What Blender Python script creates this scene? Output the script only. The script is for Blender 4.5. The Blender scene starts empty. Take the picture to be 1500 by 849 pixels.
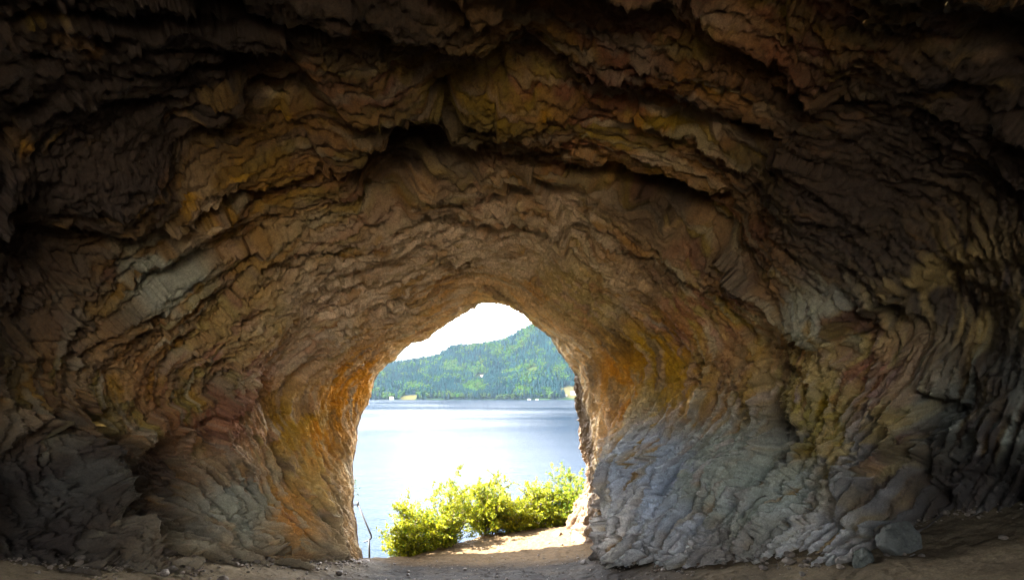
import bpy, math, random
import numpy as np
from mathutils import Vector, Matrix

random.seed(7)
RNG = np.random.default_rng(11)
Q = 0.9                      # mesh density of the cave rock
sc = bpy.context.scene
COL = sc.collection
R = math.radians
F = 1500 * 20 / 36           # focal length in photograph pixels
TH = math.atan2(580 - 424.5, F)
CT, ST = math.cos(TH), math.sin(TH)


def at(px, py, Y):
    """point of the place seen at photograph position (px, py) at forward distance Y"""
    xc = (px - 750) / F
    zc = (424.5 - py) / F
    k = Y / (CT - ST * zc)
    return np.array([xc * k, Y, (ST + CT * zc) * k])


def proj(P):
    y = P[..., 1] * CT + P[..., 2] * ST
    z = -P[..., 1] * ST + P[..., 2] * CT
    y = np.where(y > 0.3, y, 0.3)
    return 750 + F * P[..., 0] / y, 424.5 - F * z / y


# ------------------------------------------------------------------ noise
_perm = np.random.default_rng(3).permutation(256).astype(np.int32)
_perm = np.concatenate([_perm, _perm, _perm])
_g3 = np.random.default_rng(5).normal(size=(256, 3)).astype(np.float32)
_g3 /= np.linalg.norm(_g3, axis=1, keepdims=True)
_g2a = np.random.default_rng(6).uniform(0, 2 * np.pi, 256)
_g2 = np.stack([np.cos(_g2a), np.sin(_g2a)], 1).astype(np.float32)
_w2 = np.random.default_rng(8).uniform(0.08, 0.92, (256, 2)).astype(np.float32)


def _h3(i, j, k):
    return _perm[_perm[_perm[i & 255] + (j & 255)] + (k & 255)]


def noise3(P, s, off=0.0):
    p = (P * np.float32(1.0 / s) + np.float32(off)).astype(np.float32)
    i = np.floor(p).astype(np.int32)
    f = p - i
    u = f * f * f * (f * (f * 6 - 15) + 10)
    out = 0
    for dx in (0, 1):
        wx = u[..., 0] if dx else 1 - u[..., 0]
        for dy in (0, 1):
            wy = u[..., 1] if dy else 1 - u[..., 1]
            for dz in (0, 1):
                wz = u[..., 2] if dz else 1 - u[..., 2]
                g = _g3[_h3(i[..., 0] + dx, i[..., 1] + dy, i[..., 2] + dz)]
                d = (g[..., 0] * (f[..., 0] - dx) + g[..., 1] * (f[..., 1] - dy) + g[..., 2] * (f[..., 2] - dz))
                out = out + wx * wy * wz * d
    return out * 1.6


def noise2(x, y, off=0.0):
    x = (x + off).astype(np.float32)
    y = (y + off * 1.7).astype(np.float32)
    i = np.floor(x).astype(np.int32)
    j = np.floor(y).astype(np.int32)
    fx, fy = x - i, y - j
    u = fx * fx * fx * (fx * (fx * 6 - 15) + 10)
    v = fy * fy * fy * (fy * (fy * 6 - 15) + 10)
    out = 0
    for dx in (0, 1):
        wx = u if dx else 1 - u
        for dy in (0, 1):
            wy = v if dy else 1 - v
            g = _g2[_perm[_perm[(i + dx) & 255] + ((j + dy) & 255)]]
            out = out + wx * wy * (g[..., 0] * (fx - dx) + g[..., 1] * (fy - dy))
    return out * 1.5


def worley2(x, y, off=0.0):
    """distances to the nearest and second nearest scattered point"""
    x = (x + off).astype(np.float32)
    y = (y + off * 2.3).astype(np.float32)
    i = np.floor(x).astype(np.int32)
    j = np.floor(y).astype(np.int32)
    f1 = np.full(x.shape, 9.0, np.float32)
    f2 = np.full(x.shape, 9.0, np.float32)
    for dx in (-1, 0, 1):
        for dy in (-1, 0, 1):
            w = _w2[_perm[_perm[(i + dx) & 255] + ((j + dy) & 255)]]
            d = np.hypot(i + dx + w[..., 0] - x, j + dy + w[..., 1] - y)
            f2 = np.minimum(f2, np.maximum(f1, d))
            f1 = np.minimum(f1, d)
    return f1, f2


def facet2(x, y, off=0.0, tilt=1.0):
    """broken rock faces: every cell is a plane with its own height and tilt"""
    x = (x + off).astype(np.float32)
    y = (y + off * 2.3).astype(np.float32)
    i = np.floor(x).astype(np.int32)
    j = np.floor(y).astype(np.int32)
    best = np.full(x.shape, 9.0, np.float32)
    out = np.zeros(x.shape, np.float32)
    for dx in (-1, 0, 1):
        for dy in (-1, 0, 1):
            k = _perm[_perm[(i + dx) & 255] + ((j + dy) & 255)]
            w = _w2[k]
            ex, ey = x - (i + dx + w[..., 0]), y - (j + dy + w[..., 1])
            d = np.abs(ex) + np.abs(ey) * 0.8 + 0.3 * np.hypot(ex, ey)
            g = _g2[(k * 7 + 13) & 255]
            v = (_w2[(k * 3 + 5) & 255][..., 0] - 0.5) + tilt * (g[..., 0] * ex + g[..., 1] * ey)
            out = np.where(d < best, v, out)
            best = np.minimum(best, d)
    return out


def blocks(P, dirs, spacing, warp, seed, tilt=0.8):
    """fractured rock: three joint sets cut it into blocks that stand out or drop back"""
    ids, fr = [], []
    for k, (n, sp) in enumerate(zip(dirs, spacing)):
        n = np.array(n, np.float32) / np.linalg.norm(n)
        q = (P @ n) / np.float32(sp) + warp * (0.7 + 0.3 * k) + np.float32(seed * 1.37 + k * 5.1)
        q = q + 0.45 * noise2(q * 0.8, np.full_like(q, seed + 0.37 + k))
        i = np.floor(q).astype(np.int32)
        ids.append(i)
        fr.append(q - i)
    h = _h3(ids[0], ids[1], ids[2])
    a = _w2[h][..., 0] - 0.5
    g = _g2[(h * 5 + 3) & 255]
    return a + tilt * 0.5 * (g[..., 0] * (fr[0] - 0.5) + g[..., 1] * (fr[1] - 0.5))


def ridge(n):
    return 1 - np.abs(n) * 2


def sstep(a, b, x):
    t = np.clip((x - a) / (b - a), 0, 1)
    return t * t * (3 - 2 * t)


# ------------------------------------------------------------------ scene helpers
def link(o, parent=None):
    COL.objects.link(o)
    if parent is not None:
        o.parent = parent
    return o


def tag(o, label, cat, group=None):
    o["label"] = label
    o["category"] = cat
    if group:
        o["group"] = group
    return o


def empty(name, loc):
    o = bpy.data.objects.new(name, None)
    o.empty_display_size = 0.2
    o.location = loc
    return link(o)


def fast_mesh(name, V, Fc, n, mat, parent=None, smooth=True, color=None, mats=None):
    """mesh from arrays; Fc is (faces, n)"""
    me = bpy.data.meshes.new(name)
    V = np.asarray(V, np.float32)
    Fc = np.asarray(Fc, np.int32)
    me.vertices.add(len(V))
    me.vertices.foreach_set("co", V.ravel())
    me.loops.add(Fc.size)
    me.loops.foreach_set("vertex_index", Fc.ravel())
    me.polygons.add(len(Fc))
    me.polygons.foreach_set("loop_start", np.arange(0, Fc.size, n, dtype=np.int32))
    me.polygons.foreach_set("loop_total", np.full(len(Fc), n, np.int32))
    me.update(calc_edges=True)
    if color is not None:
        ca = me.color_attributes.new("Col", "FLOAT_COLOR", "POINT")
        c4 = np.ones((len(V), 4), np.float32)
        c4[:, :3] = color
        ca.data.foreach_set("color", c4.ravel())
    me.polygons.foreach_set("use_smooth", np.full(len(Fc), smooth, bool))
    me.materials.append(mat)
    o = bpy.data.objects.new(name, me)
    return link(o, parent)


def grid_faces(nu, nv):
    i = np.arange(nu * nv).reshape(nu, nv)
    return np.stack([i[:-1, :-1], i[:-1, 1:], i[1:, 1:], i[1:, :-1]], -1).reshape(-1, 4)


class MB:
    """collects tubes, boxes and polygons into one mesh"""

    def __init__(self):
        self.v, self.f = [], []

    def tube(self, pts, rad, n=8, cap=True):
        pts = [Vector(p) for p in pts]
        if not hasattr(rad, "__len__"):
            rad = [rad] * len(pts)
        base = len(self.v)
        for k, p in enumerate(pts):
            d = (pts[min(k + 1, len(pts) - 1)] - pts[max(k - 1, 0)]).normalized()
            a = d.orthogonal().normalized()
            b = d.cross(a)
            for m in range(n):
                t = 2 * math.pi * m / n
                self.v.append(p + (a * math.cos(t) + b * math.sin(t)) * rad[k])
        for k in range(len(pts) - 1):
            for m in range(n):
                q = base + k * n
                self.f.append((q + m, q + (m + 1) % n, q + n + (m + 1) % n, q + n + m))
        if cap:
            self.f.append(tuple(base + m for m in reversed(range(n))))
            self.f.append(tuple(base + (len(pts) - 1) * n + m for m in range(n)))
        return self

    def poly(self, verts, faces):
        b = len(self.v)
        self.v += [Vector(v) for v in verts]
        self.f += [tuple(b + i for i in f) for f in faces]
        return self

    def box(self, x0, x1, y0, y1, z0, z1):
        v = [(x, y, z) for x in (x0, x1) for y in (y0, y1) for z in (z0, z1)]
        return self.poly(v, [(0, 1, 3, 2), (4, 6, 7, 5), (0, 4, 5, 1), (2, 3, 7, 6), (0, 2, 6, 4), (1, 5, 7, 3)])

    def build(self, name, mat, parent=None, smooth=False):
        me = bpy.data.meshes.new(name)
        me.from_pydata([tuple(v) for v in self.v], [], self.f)
        me.update()
        me.polygons.foreach_set("use_smooth", [smooth] * len(me.polygons))
        me.materials.append(mat)
        return link(bpy.data.objects.new(name, me), parent)


# ------------------------------------------------------------------ materials
def new_mat(name):
    m = bpy.data.materials.new(name)
    m.use_nodes = True
    nt = m.node_tree
    b = nt.nodes["Principled BSDF"]
    return m, nt, b, nt.nodes["Material Output"]


def N(nt, typ, **kw):
    n = nt.nodes.new(typ)
    for k, v in kw.items():
        if k in n.inputs:
            n.inputs[k].default_value = v
        else:
            setattr(n, k, v)
    return n


def ramp(nt, src, stops):
    r = nt.nodes.new("ShaderNodeValToRGB")
    e = r.color_ramp.elements
    while len(e) < len(stops):
        e.new(0.5)
    for el, (p, c) in zip(e, stops):
        el.position = p
        el.color = (c, c, c, 1) if not hasattr(c, "__len__") else (*c, 1)
    nt.links.new(src, r.inputs[0])
    return r


def mix(nt, fac, a, b, blend="MIX"):
    m = nt.nodes.new("ShaderNodeMix")
    m.data_type = "RGBA"
    m.blend_type = blend
    for sock, val in ((0, fac), (6, a), (7, b)):
        if hasattr(val, "is_linked"):
            nt.links.new(val, m.inputs[sock])
        else:
            m.inputs[sock].default_value = val if sock == 0 else (*val, 1)
    return m.outputs[2]


def rock_material(name, bump=1.0, spec=0.35):
    m, nt, b, out = new_mat(name)
    tc = nt.nodes.new("ShaderNodeTexCoord")
    at_ = N(nt, "ShaderNodeAttribute", attribute_name="Col")
    n1 = N(nt, "ShaderNodeTexNoise", Scale=9.0, Detail=8.0, Roughness=0.7, Distortion=1.2)
    n2 = N(nt, "ShaderNodeTexNoise", Scale=38.0, Detail=5.0, Roughness=0.65)
    nt.links.new(tc.outputs["Object"], n1.inputs["Vector"])
    nt.links.new(tc.outputs["Object"], n2.inputs["Vector"])
    r1 = ramp(nt, n1.outputs[0], [(0.3, 0.55), (0.5, 0.95), (0.7, 1.35)])
    c = mix(nt, 0.8, at_.outputs["Color"], r1.outputs[0], "MULTIPLY")
    r2 = ramp(nt, n2.outputs[0], [(0.35, 0.7), (0.65, 1.2)])
    c = mix(nt, 0.7, c, r2.outputs[0], "MULTIPLY")
    nt.links.new(c, b.inputs["Base Color"])
    rr = ramp(nt, n1.outputs[0], [(0.3, 0.62), (0.7, 0.9)])
    nt.links.new(rr.outputs[0], b.inputs["Roughness"])
    b.inputs["Specular IOR Level"].default_value = spec
    bp = N(nt, "ShaderNodeBump", Strength=1.0 * bump, Distance=0.03)
    n3 = N(nt, "ShaderNodeTexNoise", Scale=26.0, Detail=9.0, Roughness=0.72, Distortion=0.8)
    nt.links.new(tc.outputs["Object"], n3.inputs["Vector"])
    nt.links.new(n3.outputs[0], bp.inputs["Height"])
    nt.links.new(bp.outputs[0], b.inputs["Normal"])
    return m


# ------------------------------------------------------------------ cave rock
# cross sections of the cave from the mouth towards and past the viewer, each from
# the floor on one side over the roof to the floor on the other
RM = [(540, 850), (521, 770), (516, 690), (525, 612), (556, 541), (618, 492), (700, 447), (762, 454), (818, 501), (855, 552), (871, 632), (886, 705), (915, 860)]
RA = [(470, 860), (450, 790), (440, 700), (450, 610), (490, 530), (570, 450), (690, 395), (790, 405), (868, 460), (910, 540), (915, 630), (915, 720), (908, 860)]
RB = [(355, 880), (315, 790), (300, 690), (320, 590), (380, 490), (500, 380), (680, 315), (850, 330), (980, 400), (1060, 510), (1085, 620), (1068, 730), (1020, 880)]
RC = [(170, 910), (100, 800), (75, 690), (90, 560), (180, 420), (380, 260), (680, 180), (930, 200), (1130, 310), (1250, 450), (1310, 580), (1315, 710), (1260, 910)]


def ring_px(r, Y):
    return [at(px, py, Y) for px, py in r]


def arch(Y, half, top, base, cx=0.0):
    pts = []
    for k in range(13):
        t = math.pi * (1.06 - 1.12 * k / 12)
        c, s = math.cos(t), math.sin(t)
        x = cx + half * math.copysign(abs(c) ** 0.8, c)
        z = base + (top - base) * math.copysign(abs(s) ** 0.75, s) if s > 0 else base - 1.5 * abs(s) * 4
        pts.append(np.array([x, Y, z]))
    return pts


mouth = ring_px(RM, 14.0)
ctr = np.array([-0.9, 14.0, -0.6])


def flare(sx, sz, Y, slope):
    out = []
    for p in mouth:
        q = ctr + (p - ctr) * np.array([sx, 1, sz])
        q[1] = Y - slope * abs(q[0] - ctr[0])
        out.append(q)
    return out


controls = [
    flare(8.0, 8.0, 13.5, 0.35), flare(4.0, 4.5, 14.9, 0.25), flare(2.0, 2.2, 15.0, 0.12),
    flare(1.3, 1.4, 14.75, 0.04), flare(1.06, 1.08, 14.45, 0.0), mouth,
    ring_px(RA, 12.3), ring_px(RB, 10.2), ring_px(RC, 8.0),
    arch(5.8, 6.9, 4.3, -2.6, 0.2), arch(3.2, 7.2, 4.5, -2.3, 0.2), arch(0.0, 7.0, 4.3, -2.0, 0.0),
    arch(-3.6, 5.8, 2.9, -2.0), arch(-4.6, 7.2, 4.2, -2.0), arch(-5.2, 11.0, 9.0, -2.5), arch(-6.5, 26.0, 16.0, -3.5),  # open rear end is added behind the viewer to let fill daylight in
]
seg_n = [30, 40, 50, 60, 60, 210, 240, 260, 170, 70, 50, 40, 30, 25, 25]
controls = np.array(controls)
# one foot of the mouth stands out towards the lake as a rough pillar
controls[4, 9:] = [at(857, 566, 14.6), at(857, 636, 15.2), at(862, 700, 15.9), at(828, 800, 16.4)]
controls[3, 9:] = [at(862, 560, 15.2), at(866, 640, 16.0), at(872, 705, 16.8), at(850, 800, 17.2)]


def catmull(C, counts):
    """C (K, ..., 3) through every control, counts[k] samples per span"""
    K = len(C)
    Cp = np.concatenate([2 * C[:1] - C[1:2], C, 2 * C[-1:] - C[-2:-1]])
    out = []
    for k in range(K - 1):
        p0, p1, p2, p3 = Cp[k], Cp[k + 1], Cp[k + 2], Cp[k + 3]
        n = max(2, int(counts[k] * Q))
        ts = np.linspace(0, 1, n, endpoint=False)
        sh = (n,) + (1,) * (C.ndim - 1)
        t = ts.reshape(sh)
        out.append(0.5 * (2 * p1 + (p2 - p0) * t + (2 * p0 - 5 * p1 + 4 * p2 - p3) * t ** 2 + (3 * p1 - p0 - 3 * p2 + p3) * t ** 3))
    out.append(C[-1:])
    return np.concatenate(out)


B = catmull(np.swapaxes(controls, 0, 1), [118] * 12)      # (angular, ring, 3)
B = catmull(np.swapaxes(B, 0, 1), seg_n)                  # (axial, angular, 3)
NA, NT = B.shape[:2]
B = B.astype(np.float32)
# unrolled coordinates in metres
s_c = np.concatenate([[0], np.cumsum(np.linalg.norm(np.diff(B.mean(0), axis=0), axis=1))])
seglen = np.linalg.norm(np.diff(B, axis=0), axis=2).mean(1)
a_c = np.concatenate([[0], np.cumsum(seglen)])
t_ = np.linspace(0, 1, NT, dtype=np.float32)
S = np.broadcast_to(t_ * 17.0, (NA, NT)).astype(np.float32)
A = np.broadcast_to(a_c[:, None], (NA, NT)).astype(np.float32)
i_mouth = sum(max(2, int(c * Q)) for c in seg_n[:5])
A = A - a_c[i_mouth]
# normals of the smooth surface, pointing into the rock
du = np.gradient(B, axis=0)
dv = np.gradient(B, axis=1)
Nn = np.cross(du, dv)
Nn /= np.maximum(np.linalg.norm(Nn, axis=2, keepdims=True), 1e-6)
mid = np.array([-0.3, 0, 0], np.float32)
sgn = np.sign(((B - mid)[..., 0] * Nn[..., 0] + (B[..., 2] + 0.8) * Nn[..., 2])[i_mouth + 300 if Q == 1 else i_mouth + int(300 * Q)].mean())
Nn *= sgn
PX, PY = proj(B)


CS = 6                                                # coarse copy of the surface for quick look-ups
Bc, PXc, PYc = B[::CS, ::CS], PX[::CS, ::CS], PY[::CS, ::CS]
Dirc = np.arange(0, NA, CS) >= i_mouth


def feat(px, py):
    """the surface point that shows at this place of the photograph, inside the cave"""
    d = (PXc - px) ** 2 + (PYc - py) ** 2 + np.where(Dirc, 0, 1e9)[:, None]
    k = np.unravel_index(np.argmin(d), d.shape)
    return Bc[k[0], k[1]]


def window(mask):
    ii, jj = np.nonzero(mask)
    i0, i1 = max(0, ii.min() * CS - CS), min(NA, ii.max() * CS + 2 * CS)
    j0, j1 = max(0, jj.min() * CS - CS), min(NT, jj.max() * CS + 2 * CS)
    return slice(i0, i1), slice(j0, j1)


def blob(px, py, r, hole=False):
    """soft patch (or ragged hollow) around a surface point: index window and strength"""
    c = feat(px, py)
    w = window(np.linalg.norm(Bc - c, axis=2) < (2.6 * r if hole else 2.1 * r))
    d = np.linalg.norm(B[w] - c, axis=2) / r
    if hole:
        d = np.maximum(d * (1 + 0.55 * w2[w] + 0.25 * w3[w]), 0)
        return w, np.exp(-d ** 4).astype(np.float32)
    return w, np.exp(-d * d * 1.2).astype(np.float32)


def polyline_field(pts, reach):
    """distance from a crest line drawn through surface points, and on which side of it"""
    P3 = np.array([feat(*p) for p in pts], np.float32)
    mk = np.zeros(Bc.shape[:2], bool)
    for k in range(len(P3) - 1):
        for u in np.linspace(0, 1, 8):
            mk |= np.linalg.norm(Bc - (P3[k] + u * (P3[k + 1] - P3[k])), axis=2) < 2.3 * reach
    w = window(mk)
    Bw = B[w]
    best = np.full(Bw.shape[:2], 1e9, np.float32)
    sign = np.zeros(Bw.shape[:2], np.float32)
    for k in range(len(P3) - 1):
        a, b = P3[k], P3[k + 1]
        ab = b - a
        t = np.clip(((Bw - a) @ ab) / (ab @ ab), 0, 1)
        d = np.linalg.norm(Bw - (a + t[..., None] * ab), axis=2) * (1 + 0.25 * w3[w])
        pa, pb = np.array(pts[k], float), np.array(pts[k + 1], float)
        e = pb - pa
        sg = np.sign(e[0] * (PY[w] - pa[1]) - e[1] * (PX[w] - pa[0]) + 40 * np.hypot(*e) * 0.1 * w3[w])
        m = d < best
        best = np.where(m, d, best)
        sign = np.where(m, sg, sign)
    return w, best, sign


side = np.sign(t_ - 0.5)[None, :].astype(np.float32)
low = np.clip(1 - np.minimum(t_, 1 - t_) / 0.24, 0, 1)[None, :].astype(np.float32)    # 1 at the wall foot
w1 = noise3(B, 2.2, 3.1)
w2 = noise3(B, 0.9, 9.7)
# fibres of the rock run round the arch and lean towards the viewer at the foot of the wall
Ld = np.minimum(S, 17.0 - S)
sl = np.interp(t_ * 17.0, [0, 4.2, 5.2, 10.0, 11.2, 12.2, 13.2, 17], [-0.65, -0.65, 0.4, 0.4, -0.4, -0.4, 0.65, 0.65])
shear = np.concatenate([[0], np.cumsum(0.5 * (sl[1:] + sl[:-1]) * 17.0 / (NT - 1))]).astype(np.float32)
lean = A + shear[None, :] + 0.14 * w1 + 0.06 * w2
Sw = S + 0.2 * noise3(B, 1.7, 21.0) + 0.1 * w2

D = 0.30 * noise3(B, 3.4, 1.0) + 0.13 * noise3(B, 1.5, 5.0)
rough_zone = sstep(1.5, 5.5, A)                        # the throat of the mouth is smoother
rz = 0.25 + 0.75 * rough_zone
rz2 = 0.3 + 0.7 * sstep(0.6, 3.0, A)
w3 = noise3(B, 0.35, 19.0)
w4 = noise3(B, 0.12, 29.0)
fine = (0.25 + 0.85 * sstep(-0.15, 0.3, noise3(B, 1.3, 201.0) + 0.35 * noise2(Sw / 1.2, lean / 0.4, 202.0))).astype(np.float32)   # worn faces beside broken ones
f1, f2 = worley2(Sw / 1.7, lean / 1.0, 4.0)
D += (0.06 + 0.26 * rough_zone * (0.5 + 0.9 * np.clip(w1 + 0.4, 0, 1))) * np.clip(0.7 - f1, -0.3, 0.7)
# broken faces at several sizes
JN = [(-0.48, 0.70, -0.53), (0.85, 0.05, 0.52), (-0.60, 0.45, 0.66)]
D += 0.25 * (0.5 * rz + 0.5 * rz2) * blocks(B, JN, (0.62, 1.5, 1.3), 0.22 * w2 + 0.08 * w3, 1)
D += 0.14 * fine * rz2 * blocks(B, JN, (0.27, 0.7, 0.55), 0.25 * w3 + 0.1 * w4, 2) * (0.5 + 0.5 * sstep(-0.3, 0.2, noise3(B, 1.4, 44.0)))
D += fine * (0.035 + 0.035 * rough_zone) * blocks(B, JN, (0.11, 0.30, 0.24), 0.3 * w3 + 0.2 * w4, 3)
D += (0.02 + 0.02 * rough_zone) * blocks(B, JN, (0.05, 0.12, 0.10), 0.4 * w4, 4)
D += 0.26 * rz2 * facet2(Sw / 2.2 + 0.08 * w3, lean / 0.8 + 0.08 * w3, 6.0, 1.3)
D += fine * (0.025 + 0.03 * rough_zone) * facet2(Sw / 0.34 + 0.3 * w3, lean / 0.16 + 0.3 * w3, 26.0, 1.2)
D += (0.02 + 0.012 * rough_zone) * facet2(Sw / 0.13 + 0.3 * w4, lean / 0.07 + 0.3 * w4, 36.0, 1.2)
# pitted, net-like weathering with sharp rims
pit = sstep(-0.15, 0.2, noise3(B, 1.6, 55.0) + 0.25 * low)
f1, f2 = worley2(Sw / 0.55 + 0.3 * w2, lean / 0.21 + 0.3 * w2, 9.0)
D += (0.10 + 0.20 * low * (side > 0)) * np.clip((f2 - f1), 0, 0.55) * pit * rz2
f1, f2 = worley2(Sw / 0.24 + 0.4 * w3, lean / 0.095 + 0.4 * w3, 12.0)
D += fine * (0.03 + 0.04 * rough_zone + 0.05 * low) * np.clip((f2 - f1), 0, 0.55) * sstep(-0.25, 0.2, noise3(B, 1.1, 65.0))
# open cracks
f1, f2 = worley2(Sw / 1.2 + 0.25 * w3, lean / 0.42 + 0.25 * w3, 71.0)
D += 0.15 * sstep(0.09, 0.0, f2 - f1) * sstep(-0.1, 0.15, noise3(B, 1.0, 72.0))
f1, f2 = worley2(Sw / 0.5 + 0.35 * w3, lean / 0.2 + 0.35 * w3, 73.0)
D += 0.06 * sstep(0.10, 0.0, f2 - f1) * sstep(-0.1, 0.15, noise3(B, 0.7, 74.0))
# flutes and fibres
rib = noise2(Sw / 1.6 + 0.15 * w3, lean / 0.17 + 0.15 * w3, 91.0)
D += -0.42 * low * sstep(0.25, 1.0, ridge(rib)) * sstep(0.2, 1.2, A)
D += -(0.02 + 0.24 * low) * (ridge(noise2(Sw / 1.5, lean / 0.30, 2.0)) - 0.5) * (0.4 + 0.6 * sstep(0.0, 1.2, A))
q = (lean + 0.22 * Sw + 0.12 * w2) / 0.36
q = q + 0.5 * noise2(q * 0.7, Sw / 2.5, 61.0)
D += 0.10 * fine * ((q - np.floor(q)) ** 1.3 - 0.4) * sstep(-0.25, 0.25, noise2(Sw / 1.6, lean / 0.5, 63.0)) * (1 - 0.5 * low)
q = (lean + 0.15 * Sw + 0.1 * w3) / 0.13
q = q + 0.5 * noise2(q * 0.7, Sw / 1.3, 81.0)
D += 0.05 * fine * ((q - np.floor(q)) ** 1.3 - 0.4) * sstep(-0.2, 0.25, noise2(Sw / 0.9, lean / 0.3, 83.0))
D += -(0.02 + 0.07 * low) * (ridge(noise2(Sw / 0.7 + 0.3 * w3, lean / 0.13, 7.0)) - 0.5)
D += -0.014 * (ridge(noise2(Sw / 0.32 + 0.3 * w3, lean / 0.06 + 0.4 * w4, 17.0)) - 0.5)
D += -0.024 * (ridge(noise2(Sw / 1.1 + 0.2 * w3, lean / 0.045 + 0.3 * w4 + 0.25 * Sw, 57.0)) - 0.5)
D += 0.06 * np.maximum(0, ridge(noise2(Sw / 2.4 + 0.2 * w2, lean / 0.5 + 0.25 * w3, 77.0)) - 0.86) / 0.14 * sstep(-0.2, 0.2, noise3(B, 1.2, 78.0))
D += 0.022 * noise3(B, 0.22, 2.0)
D += -0.024 * (ridge(w4) - 0.5)
D += 0.014 * noise3(B, 0.06, 12.0)
D += 0.008 * noise3(B, 0.035, 14.0)

# hollows, holes and bulges one can point at
for px, py, r, h in [(600, 245, 0.75, 1.3), (690, 235, 0.4, 0.3), (675, 105, 0.55, 0.3), (735, 292, 0.18, 0.35), (520, 210, 0.5, -0.3),
                     (645, 275, 0.25, -0.25), (610, 235, 0.16, -0.35), (150, 120, 1.6, 0.4), (350, 90, 0.7, 0.2),
                     (1440, 740, 0.75, 1.1), (1425, 480, 0.55, 0.7), (1280, 500, 0.4, 0.45), (230, 700, 0.6, 0.6), (250, 770, 0.45, 0.35),
                     (1215, 470, 0.42, -0.45), (1150, 520, 0.5, 0.35), (1130, 640, 0.35, 0.45), (1190, 720, 0.45, 0.35), (1310, 720, 0.45, 0.4),
                     (40, 760, 0.8, 0.6), (80, 640, 0.5, -0.35), (130, 720, 0.5, -0.4), (50, 420, 0.8, 0.5), (870, 600, 0.16, 0.28),
                     (820, 90, 0.5, 0.2), (1330, 250, 0.9, 0.5), (1090, 210, 0.2, 0.3), (960, 315, 0.5, 0.7), (1030, 350, 0.45, 0.7), (890, 285, 0.35, 0.5), (840, 360, 0.25, 0.4), (1000, 200, 0.35, 0.4), (750, 90, 0.4, 0.25), (430, 170, 0.4, 0.4), (300, 230, 0.4, 0.3), (110, 390, 0.5, 0.5),
                     (930, 690, 0.6, -0.2), (1040, 690, 0.5, -0.25), (1330, 620, 0.6, -0.25), (420, 560, 0.9, 0.2)]:
    w, f = blob(px, py, r * 1.05, hole=h > 0)
    D[w] += (0.95 if h > 0 else 1.25) * h * f
# crest lines: (points, height of the lip, reach); the far side of the line drops back into the rock
for pts, h, reach in [([(800, 262), (900, 300), (990, 345), (1080, 395)], 0.45, 0.5),
                      ([(180, 455), (240, 415), (330, 372), (400, 345)], 0.4, 0.45),
                      ([(0, 585), (60, 640), (120, 690), (190, 760), (235, 815)], 0.4, 0.6),
                      ([(155, 690), (190, 640), (240, 600), (330, 575)], 0.28, 0.4),
                      ([(1110, 560), (1115, 640), (1090, 700), (1060, 770)], 0.35, 0.4),
                      ([(1240, 700), (1290, 670), (1350, 640), (1450, 590)], 0.4, 0.45),
                      ([(230, 20), (310, 45), (390, 80), (450, 85)], 0.3, 0.4),
                      ([(780, 290), (815, 330), (830, 380)], 0.25, 0.3),
                      ([(880, 640), (890, 700), (905, 775)], 0.3, 0.3)]:
    w, d, sg = polyline_field(pts, reach)
    e = np.exp(-(d / reach) ** 2)
    D[w] += h * e * np.where(sg > 0, -0.7, 0.5)

amp = 0.4 + 0.6 * sstep(0.0, 1.0, np.abs(A))
amp = amp * np.where(side > 0, 1.0, 1 - 0.6 * sstep(-0.02, -0.6, A))
D = D * amp
near = np.linalg.norm(B - np.array([0, 0, 0], np.float32), axis=2)
D = np.where(near < 4, np.maximum(D, -0.3), D)
V = B + Nn * D[..., None].astype(np.float32)
# ragged outline of the opening itself
V += (Nn * (0.10 * noise3(B, 0.6, 3.0) + 0.05 * noise3(B, 0.2, 6.0))[..., None] * np.exp(-(A / 0.5) ** 2)[..., None]).astype(np.float32)


# stone colour with some of the cave's light and shade painted in: iron-stained sandstone with pale, ochre, reddish and grey-green beds
def cmix(a, b, f):
    return a + (b - a) * np.clip(f, 0, 1)[..., None]


def col(*c):
    return np.array(c, np.float32)


def fb(scale, off):
    return 0.55 * noise3(B, scale, off) + 0.7 * noise2(Sw / (scale * 1.3) + 0.3 * w3, lean / (scale * 0.3) + 0.3 * w3, off) + 0.35 * noise3(B, scale * 0.22, off + 7)


C = np.broadcast_to(col(0.36, 0.21, 0.10), B.shape).astype(np.float32)
C = cmix(C, col(0.40, 0.29, 0.18), sstep(-0.1, 0.5, fb(1.6, 50)))
C = cmix(C, col(0.36, 0.20, 0.04), sstep(0.05, 0.5, fb(1.3, 60)) * 0.9)
C = cmix(C, col(0.24, 0.10, 0.065), sstep(0.15, 0.6, fb(1.1, 70)) * 0.8)
C = cmix(C, col(0.26, 0.21, 0.05), sstep(0.15, 0.5, fb(0.9, 80)) * 0.7)
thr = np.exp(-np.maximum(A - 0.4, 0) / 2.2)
C = cmix(C, col(0.66, 0.48, 0.30), 0.9 * thr)  # lighter towards the mouth: daylight in the throat painted into the stone
C = cmix(C, col(0.60, 0.33, 0.12), 0.5 * np.exp(-((A - 1.0) / 0.9) ** 2) * sstep(-0.2, 0.3, fb(0.8, 90)))
fo = np.clip(low * 1.6 + 0.35 * fb(0.7, 95) - 0.35, 0, 1)
C = cmix(C, col(0.33, 0.29, 0.22), fo * 0.45)
rib_light = sstep(0.2, 0.7, ridge(rib)) * sstep(0.0, 0.5, low) * sstep(0.2, 0.8, A)  # pale tone on the ribs paints the skylight they catch
C = cmix(C, np.where(side[..., None] > 0, col(0.68, 0.71, 0.73), col(0.42, 0.39, 0.31)), 0.6 * rib_light)
stre = noise2(Sw / 1.1, lean / 0.16, 33.0)
C = cmix(C, col(0.48, 0.43, 0.33), sstep(0.12, 0.5, stre) * 0.55)
C = cmix(C, col(0.10, 0.07, 0.05), sstep(0.2, 0.55, -stre) * 0.5)
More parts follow.
